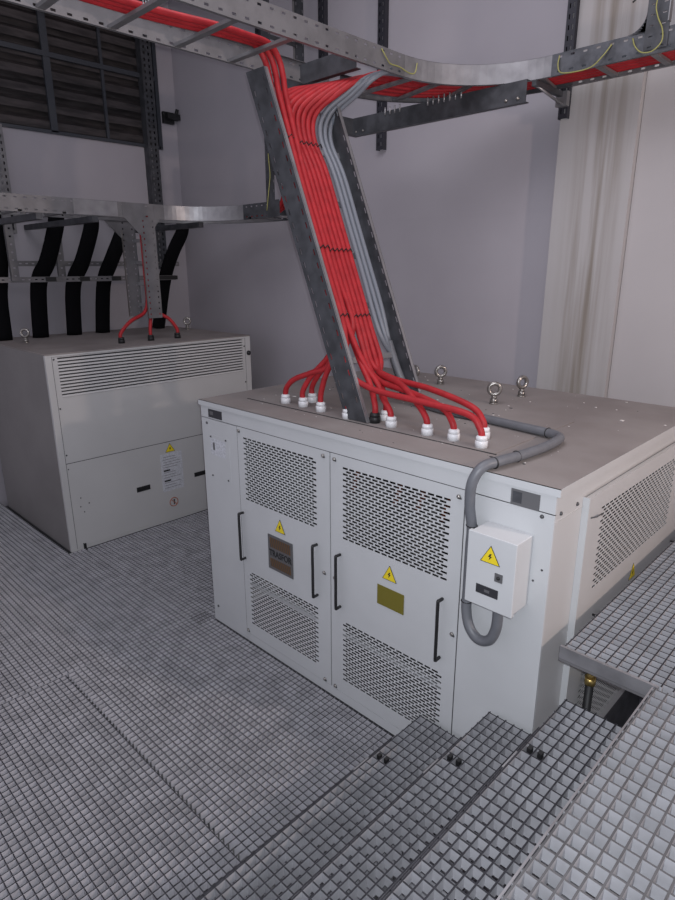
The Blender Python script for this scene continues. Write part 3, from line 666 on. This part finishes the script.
# bracket arm under the tray at the pillar strut
b = MB(); b.box(1.24, 1.27, 1.70, 2.10, 3.465, 3.496, 'dsteel').box(1.225, 1.30, 2.06, 2.10, 3.41, 3.497, 'bsteel').tube([(1.255, 1.72, 3.474), (1.27, 2.06, 3.42)], .008, 'bsteel', 8)
tag(b.build('tray_bracket'), 'zinc cantilever bracket holding the tray at the pillar strut', 'bracket')
# clamp rails and posts for the black cables
b = MB()
def perfbar(b, x, y0, y1, z, h, mt):
    fr = F((x, y0, z), Y_, Z_, -X_); hs = []; u = .02
    while u + .03 < y1 - y0: hs.append((u, u + .025)); u += .06
    b.plate(fr, 0, y1 - y0, 0, h, .003, mt, [(h * .4, h * .6, hs)]); b.fbox(fr, 0, y1 - y0, 0, .003, .003, .035, mt); b.fbox(fr, 0, y1 - y0, h - .003, h, .003, .035, mt)
perfbar(b, -3.235, -.6, 1.92, 2.435, .05, 'steel'); tag(b.build('clamp_rail'), 'perforated horizontal rail behind the thick black cables', 'clamp rail')
b = MB(); perfbar(b, -3.045, -.6, 1.75, 2.285, .05, 'steel'); tag(b.build('clamp_rail'), 'perforated horizontal rail in front of the thick black cables', 'clamp rail')
for y0, y1, lb in ((.30, .40, 'short black clamp on the front rail right of the first black cable'), (.64, .74, 'short black clamp on the front rail right of the second black cable'), (.98, 1.08, 'short black clamp on the front rail right of the third black cable'), (1.52, 1.765, 'long black clamp at the right end of the front rail')):
    tag(MB().box(-3.05, -3.035, y0, y1, 2.29, 2.332, 'black').build('clamp_strip'), lb, 'clamp', 'black clamps on the front clamp rail')
for y0, y1, lb, x in ((-.02, -.01, 'pale slotted post under the lower tray, far left', -3.004), (.50, .48, 'short slotted post between the first two black cables', -3.20), (1.42, 1.44, 'slotted post behind the drop ladder', -3.004)):
    b = MB(); fr = F((x, y0, 2.300), Y_, Z_, -X_); b.plate(fr, 0, .07, 0, .645, .003, 'steel', [(.04 + .07 * k, .055 + .07 * k, [(.025, .045)]) for k in range(8)]); b.fbox(fr, 0, .003, 0, .645, .003, .04, 'steel'); b.fbox(fr, .067, .07, 0, .645, .003, .04, 'steel')
    b.box(x - .04, x, y0, y0 + .07, 2.945, 2.96, 'steel')
    tag(b.build('slotted_post'), lb, 'post', 'slotted posts under the lower tray')
for y, lb in ((-.10, 'grey cross arm under the lower tray at the left edge'), (.36, 'grey cross arm under the lower tray between the black cables'), (1.42, 'grey cross arm under the lower tray behind its bend')):
    b = MB().box(-3.58, -2.02, y, y + .05, 2.79, 2.838, 'dsteel'); tag(b.build('tray_bracket'), lb, 'bracket', 'cross arms under the lower tray')
# thick black cables
BK = [([(.215, 1.74), (.245, 2.13), (.285, 2.32), (.38, 2.48), (.50, 2.80), (.53, 3.05), (.53, 3.35)], 'thick black cable rising from the left transformer, leftmost one standing on its top'),
      ([(.555, 1.74), (.585, 2.12), (.63, 2.31), (.73, 2.48), (.86, 2.80), (.88, 3.05), (.88, 3.35)], 'thick black cable rising from the left transformer, second from the left'),
      ([(.86, 1.74), (.905, 2.11), (.95, 2.31), (1.04, 2.48), (1.20, 2.78), (1.26, 3.05), (1.26, 3.35)], 'thick black cable rising from the left transformer just left of the drop ladder'),
      ([(1.525, 1.74), (1.56, 1.88), (1.67, 2.31), (1.80, 2.59), (1.93, 2.80), (1.96, 3.05), (1.96, 3.35)], 'thick black cable bending right, behind the right side of the drop ladder'),
      ([(-.13, 1.74), (-.12, 2.11), (-.09, 2.31), (-.04, 2.60), (.03, 2.80), (.05, 3.05), (.05, 3.35)], 'thick black cable partly cut off by the left edge')]
for pts, lb in BK:
    P = [V((-3.14, y, z + .006)) for y, z in pts] + [V((-3.2, pts[-1][0], 3.7)), V((-3.4, pts[-1][0], 3.95))]
    if lb.startswith('thick black cable partly') or True: P = P[:5] + [V((-3.16, pts[-1][0] - .01, 2.93)), V((-3.30, pts[-1][0], 3.0)), V((-3.57, pts[-1][0], 3.01))]
    o = MB().tube(spline(P, 8), .080, 'duct', 14, rb=.034)
    # wide side along Y
    tag(o.build('black_cable'), lb, 'cable', 'thick flat black cables of the left transformer')
# ------------------------------------------------------------------ left transformer
T2 = empty('transformer_enclosure', ((TX0 + TX1) / 2, (TY0 + TY1) / 2, 0), 'smaller grey transformer enclosure at the left wall with a wide louvred grille', 'transformer')
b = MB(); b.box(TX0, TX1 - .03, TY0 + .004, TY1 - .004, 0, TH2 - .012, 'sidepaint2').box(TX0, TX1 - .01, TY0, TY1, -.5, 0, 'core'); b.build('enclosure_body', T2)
b = MB().box(TX0, TX1, TY0, TY1, TH2 - .012, TH2, 'top'); b.build('roof_sheet', T2)
b = MB().box(TX1 - .03, TX1, TY0, TY0 + .052, 0, TH2 - .012, 'paint2').box(TX1 - .03, TX1, TY1 - .062, TY1, 0, TH2 - .012, 'paint2').box(TX1 - .03, TX1, TY0 + .052, TY1 - .062, TH2 - .026, TH2 - .012, 'paint2').box(TX1 - .03, TX1, TY0 + .052, TY1 - .062, 0, .02, 'paint2'); b.build('front_frame', T2, .001)
y0, y1 = TY0 + .056, TY1 - .066
gy0, gy1, gz0, gz1 = -.172, 1.700, 1.385, 1.712
b = MB(); fr = F((TX1 - .012, 0, 0), Y_, Z_, X_)
b.plate(fr, y0, y1, .812, TH2 - .028, .010, 'paint2', [(gz0, gz1, [(gy0, gy1)])]); up = b.build('upper_panel', T2)
b = MB(); n = 12; dz = (gz1 - gz0) / n
for i in range(n):
    z = gz0 + dz * i
    b.hexa([(TX1 - .010, gy0, z), (TX1 + .004, gy0, z), (TX1 + .004, gy1, z), (TX1 - .010, gy1, z), (TX1 - .012, gy0, z + dz * .52), (TX1 - .004, gy0, z + dz * .52), (TX1 - .004, gy1, z + dz * .52), (TX1 - .012, gy1, z + dz * .52)], 'paint2')
b.box(TX1 - .029, TX1 - .0275, gy0, gy1, gz0, gz1, 'core'); b.build('grille_slats', up)
b = MB(); b.plate(fr, y0, y1, .022, .806, .010, 'paint2'); lp = b.build('lower_panel', T2)
b = MB().box(TX1 - .012, TX1 - .0025, y0, y1, .806, .812, 'core').box(TX1 - .012, TX1 - .0025, TY0 + .052, y0, .02, TH2 - .026, 'core').box(TX1 - .012, TX1 - .0025, y1, TY1 - .062, .02, TH2 - .026, 'core'); b.build('panel_gap', T2)
fr = F((TX1 - .002, 0, 0), Y_, Z_, X_)
b = MB(); b.fbox(fr, .396, .534, .386, .434, 0, .003, 'black'); b.build('black_label', lp)
b = MB(); b.fbox(fr, 1.026, 1.165, .384, .428, 0, .003, 'black'); b.build('black_label', lp)
warning(lp, F((TX1 - .0018, .777, .707), Y_, Z_, X_), .105, .085)
b = MB(); b.fbox(fr, .665, .900, .315, .695, 0, .0015, 'pinkhint'); z = .66
for i in range(13):
    if i in (5, 9): b.fbox(fr, .69, .76, z - .012, z + .004, .0015, .002, 'black')
    else: b.fbox(fr, .69, random.uniform(.80, .88), z, z + .004, .0015, .002, 'greyplate')
    z -= .026
b.build('paper_notice', lp)
b = MB(); c0 = V((TX1 - .001, .772, .19)); b.torus(c0, .044, .004, X_, 'copper', 24, 6); b.fbox(F(c0, Y_, Z_, X_), -.004, .010, -.026, .026, 0, .002, 'core'); q = V((0, .7071, -.7071)); b.fbox(F(c0, q, V((0, .7071, .7071)), X_), -.044, .044, -.003, .003, .003, .0045, 'copper'); b.build('prohibition_sign', lp)
for yy, zz in ((y0 + .012, 1.29), (y0 + .012, .885), (y1 - .012, 1.637), (y1 - .012, 1.267), (y0 + .012, 1.70)): b = MB(); dome(b, (TX1 - .002, yy, zz), X_, .008, 'core'); b.build('screw', up)
for yy, zz in ((y0 + .012, .759), (-.13, .479), (-.062, .413), (-.14, .399), (-.112, .343), (-.157, .05)): b = MB(); dome(b, (TX1 - .002, yy, zz), X_, .006, 'core'); b.build('screw', lp)
MB().box(TX1 - .002, TX1 + .004, -.16, -.135, .0, .05, 'black').build('foot_clip', lp)
b = MB(); dome(b, (TX1, 1.774, 1.565), X_, .026, 'black'); b.build('push_button', T2)
for x, y in ((-2.77, -.06), (-2.80, 1.70)): eyebolt(T2, x, y, TH2, 5.6)
for x, y in T2G: gland('b', x, y, T2, TH2, 'black')
# ------------------------------------------------------------------ small things
b = MB().box(-3.60, -3.56, 2.06, 2.20, 4.02, 4.14, 'black').box(-3.57, -3.50, 2.08, 2.245, 4.06, 4.12, 'black').tube([(-3.53, 2.2, 4.1), (-3.50, 2.21, 4.17)], .02, 'black', 8)
tag(b.build('wall_bracket'), 'small black clamp bracket in the room corner beside the louver', 'bracket')
cc = empty('flexible_conduit', (2.45, .41, 0), 'black flexible conduit with a brass gland under the side platform', 'conduit')
MB().tube([(2.475, .41, -.49), (2.475, .41, .54)], .019, 'black', 10).build('conduit_hose', cc)
MB().tube([(2.475, .41, .54), (2.475, .41, .575)], .026, 'brass', 8).tube([(2.475, .41, .575), (2.475, .41, .60)], .019, 'brass', 12).tube([(2.475, .41, .60), (2.46, .43, .68), (2.44, .45, .70)], .013, 'conduit', 8).build('brass_gland', cc)['label'] = 'brass gland'
tag(MB().tube(spline([(1.872, 1.716, 3.80), (1.84, 1.70, 3.79), (1.80, 1.69, 3.76)], 4), .004, 'black', 6).build('tie_tail'), 'loose black cable tie tail sticking out from the riser at the top right', 'cable tie')

# ------------------------------------------------------------------ camera and light
cam = bpy.data.cameras.new('camera'); co = bpy.data.objects.new('camera', cam); C.objects.link(co); bpy.context.scene.camera = co
cam.sensor_fit = 'VERTICAL'; cam.sensor_height = 36; cam.lens = 610.9579 / 900 * 36; cam.clip_start = .02
yaw, pitch, roll = R(44.379), R(16.551), R(-.215)
f = V((-math.sin(yaw) * math.cos(pitch), math.cos(yaw) * math.cos(pitch), -math.sin(pitch))); r = V((math.cos(yaw), math.sin(yaw), 0)); u = r.cross(f)
r2 = r * math.cos(roll) + u * math.sin(roll); u2 = -r * math.sin(roll) + u * math.cos(roll)
mw = Matrix((r2, u2, -f)).transposed().to_4x4(); mw.translation = V((3.3308, -2.1436, 2.4027)); co.matrix_world = mw
def light(name, kind, loc, power, col, size=.1, aim=None, sy=None):
    l = bpy.data.lights.new(name, kind); l.energy = power; l.color = col
    if kind == 'AREA':
        l.size = size
        if sy: l.shape = 'RECTANGLE'; l.size_y = sy
    else: l.shadow_soft_size = size
    o = bpy.data.objects.new(name, l); C.objects.link(o); o.location = loc
    if aim: o.rotation_euler = (V(aim) - V(loc)).to_track_quat('-Z', 'Y').to_euler()
    return o
light('phone_flash', 'POINT', V((3.3308, -2.1436, 2.4027)) + r2 * .02 + u2 * .035, 165, (.90, .94, 1.0), .006)
light('warm_lamp', 'POINT', (5.2, .55, 2.9), 150, (1, .80, .70), .08)
light('ceiling_fill', 'AREA', (1.2, -.6, 5.3), 60, (.95, .93, 1.0), 2.6, (.8, -.4, 0))  # unseen area light added as ambient fill, no fitting modelled
w = bpy.data.worlds.new('world'); bpy.context.scene.world = w; w.use_nodes = True
w.node_tree.nodes['Background'].inputs[0].default_value = (.75, .74, .85, 1); w.node_tree.nodes['Background'].inputs[1].default_value = .50
vs = bpy.context.scene.view_settings; vs.view_transform = 'Standard'; vs.look = 'None'; vs.gamma = 1; vs.exposure = .2; vs.use_curve_mapping = False
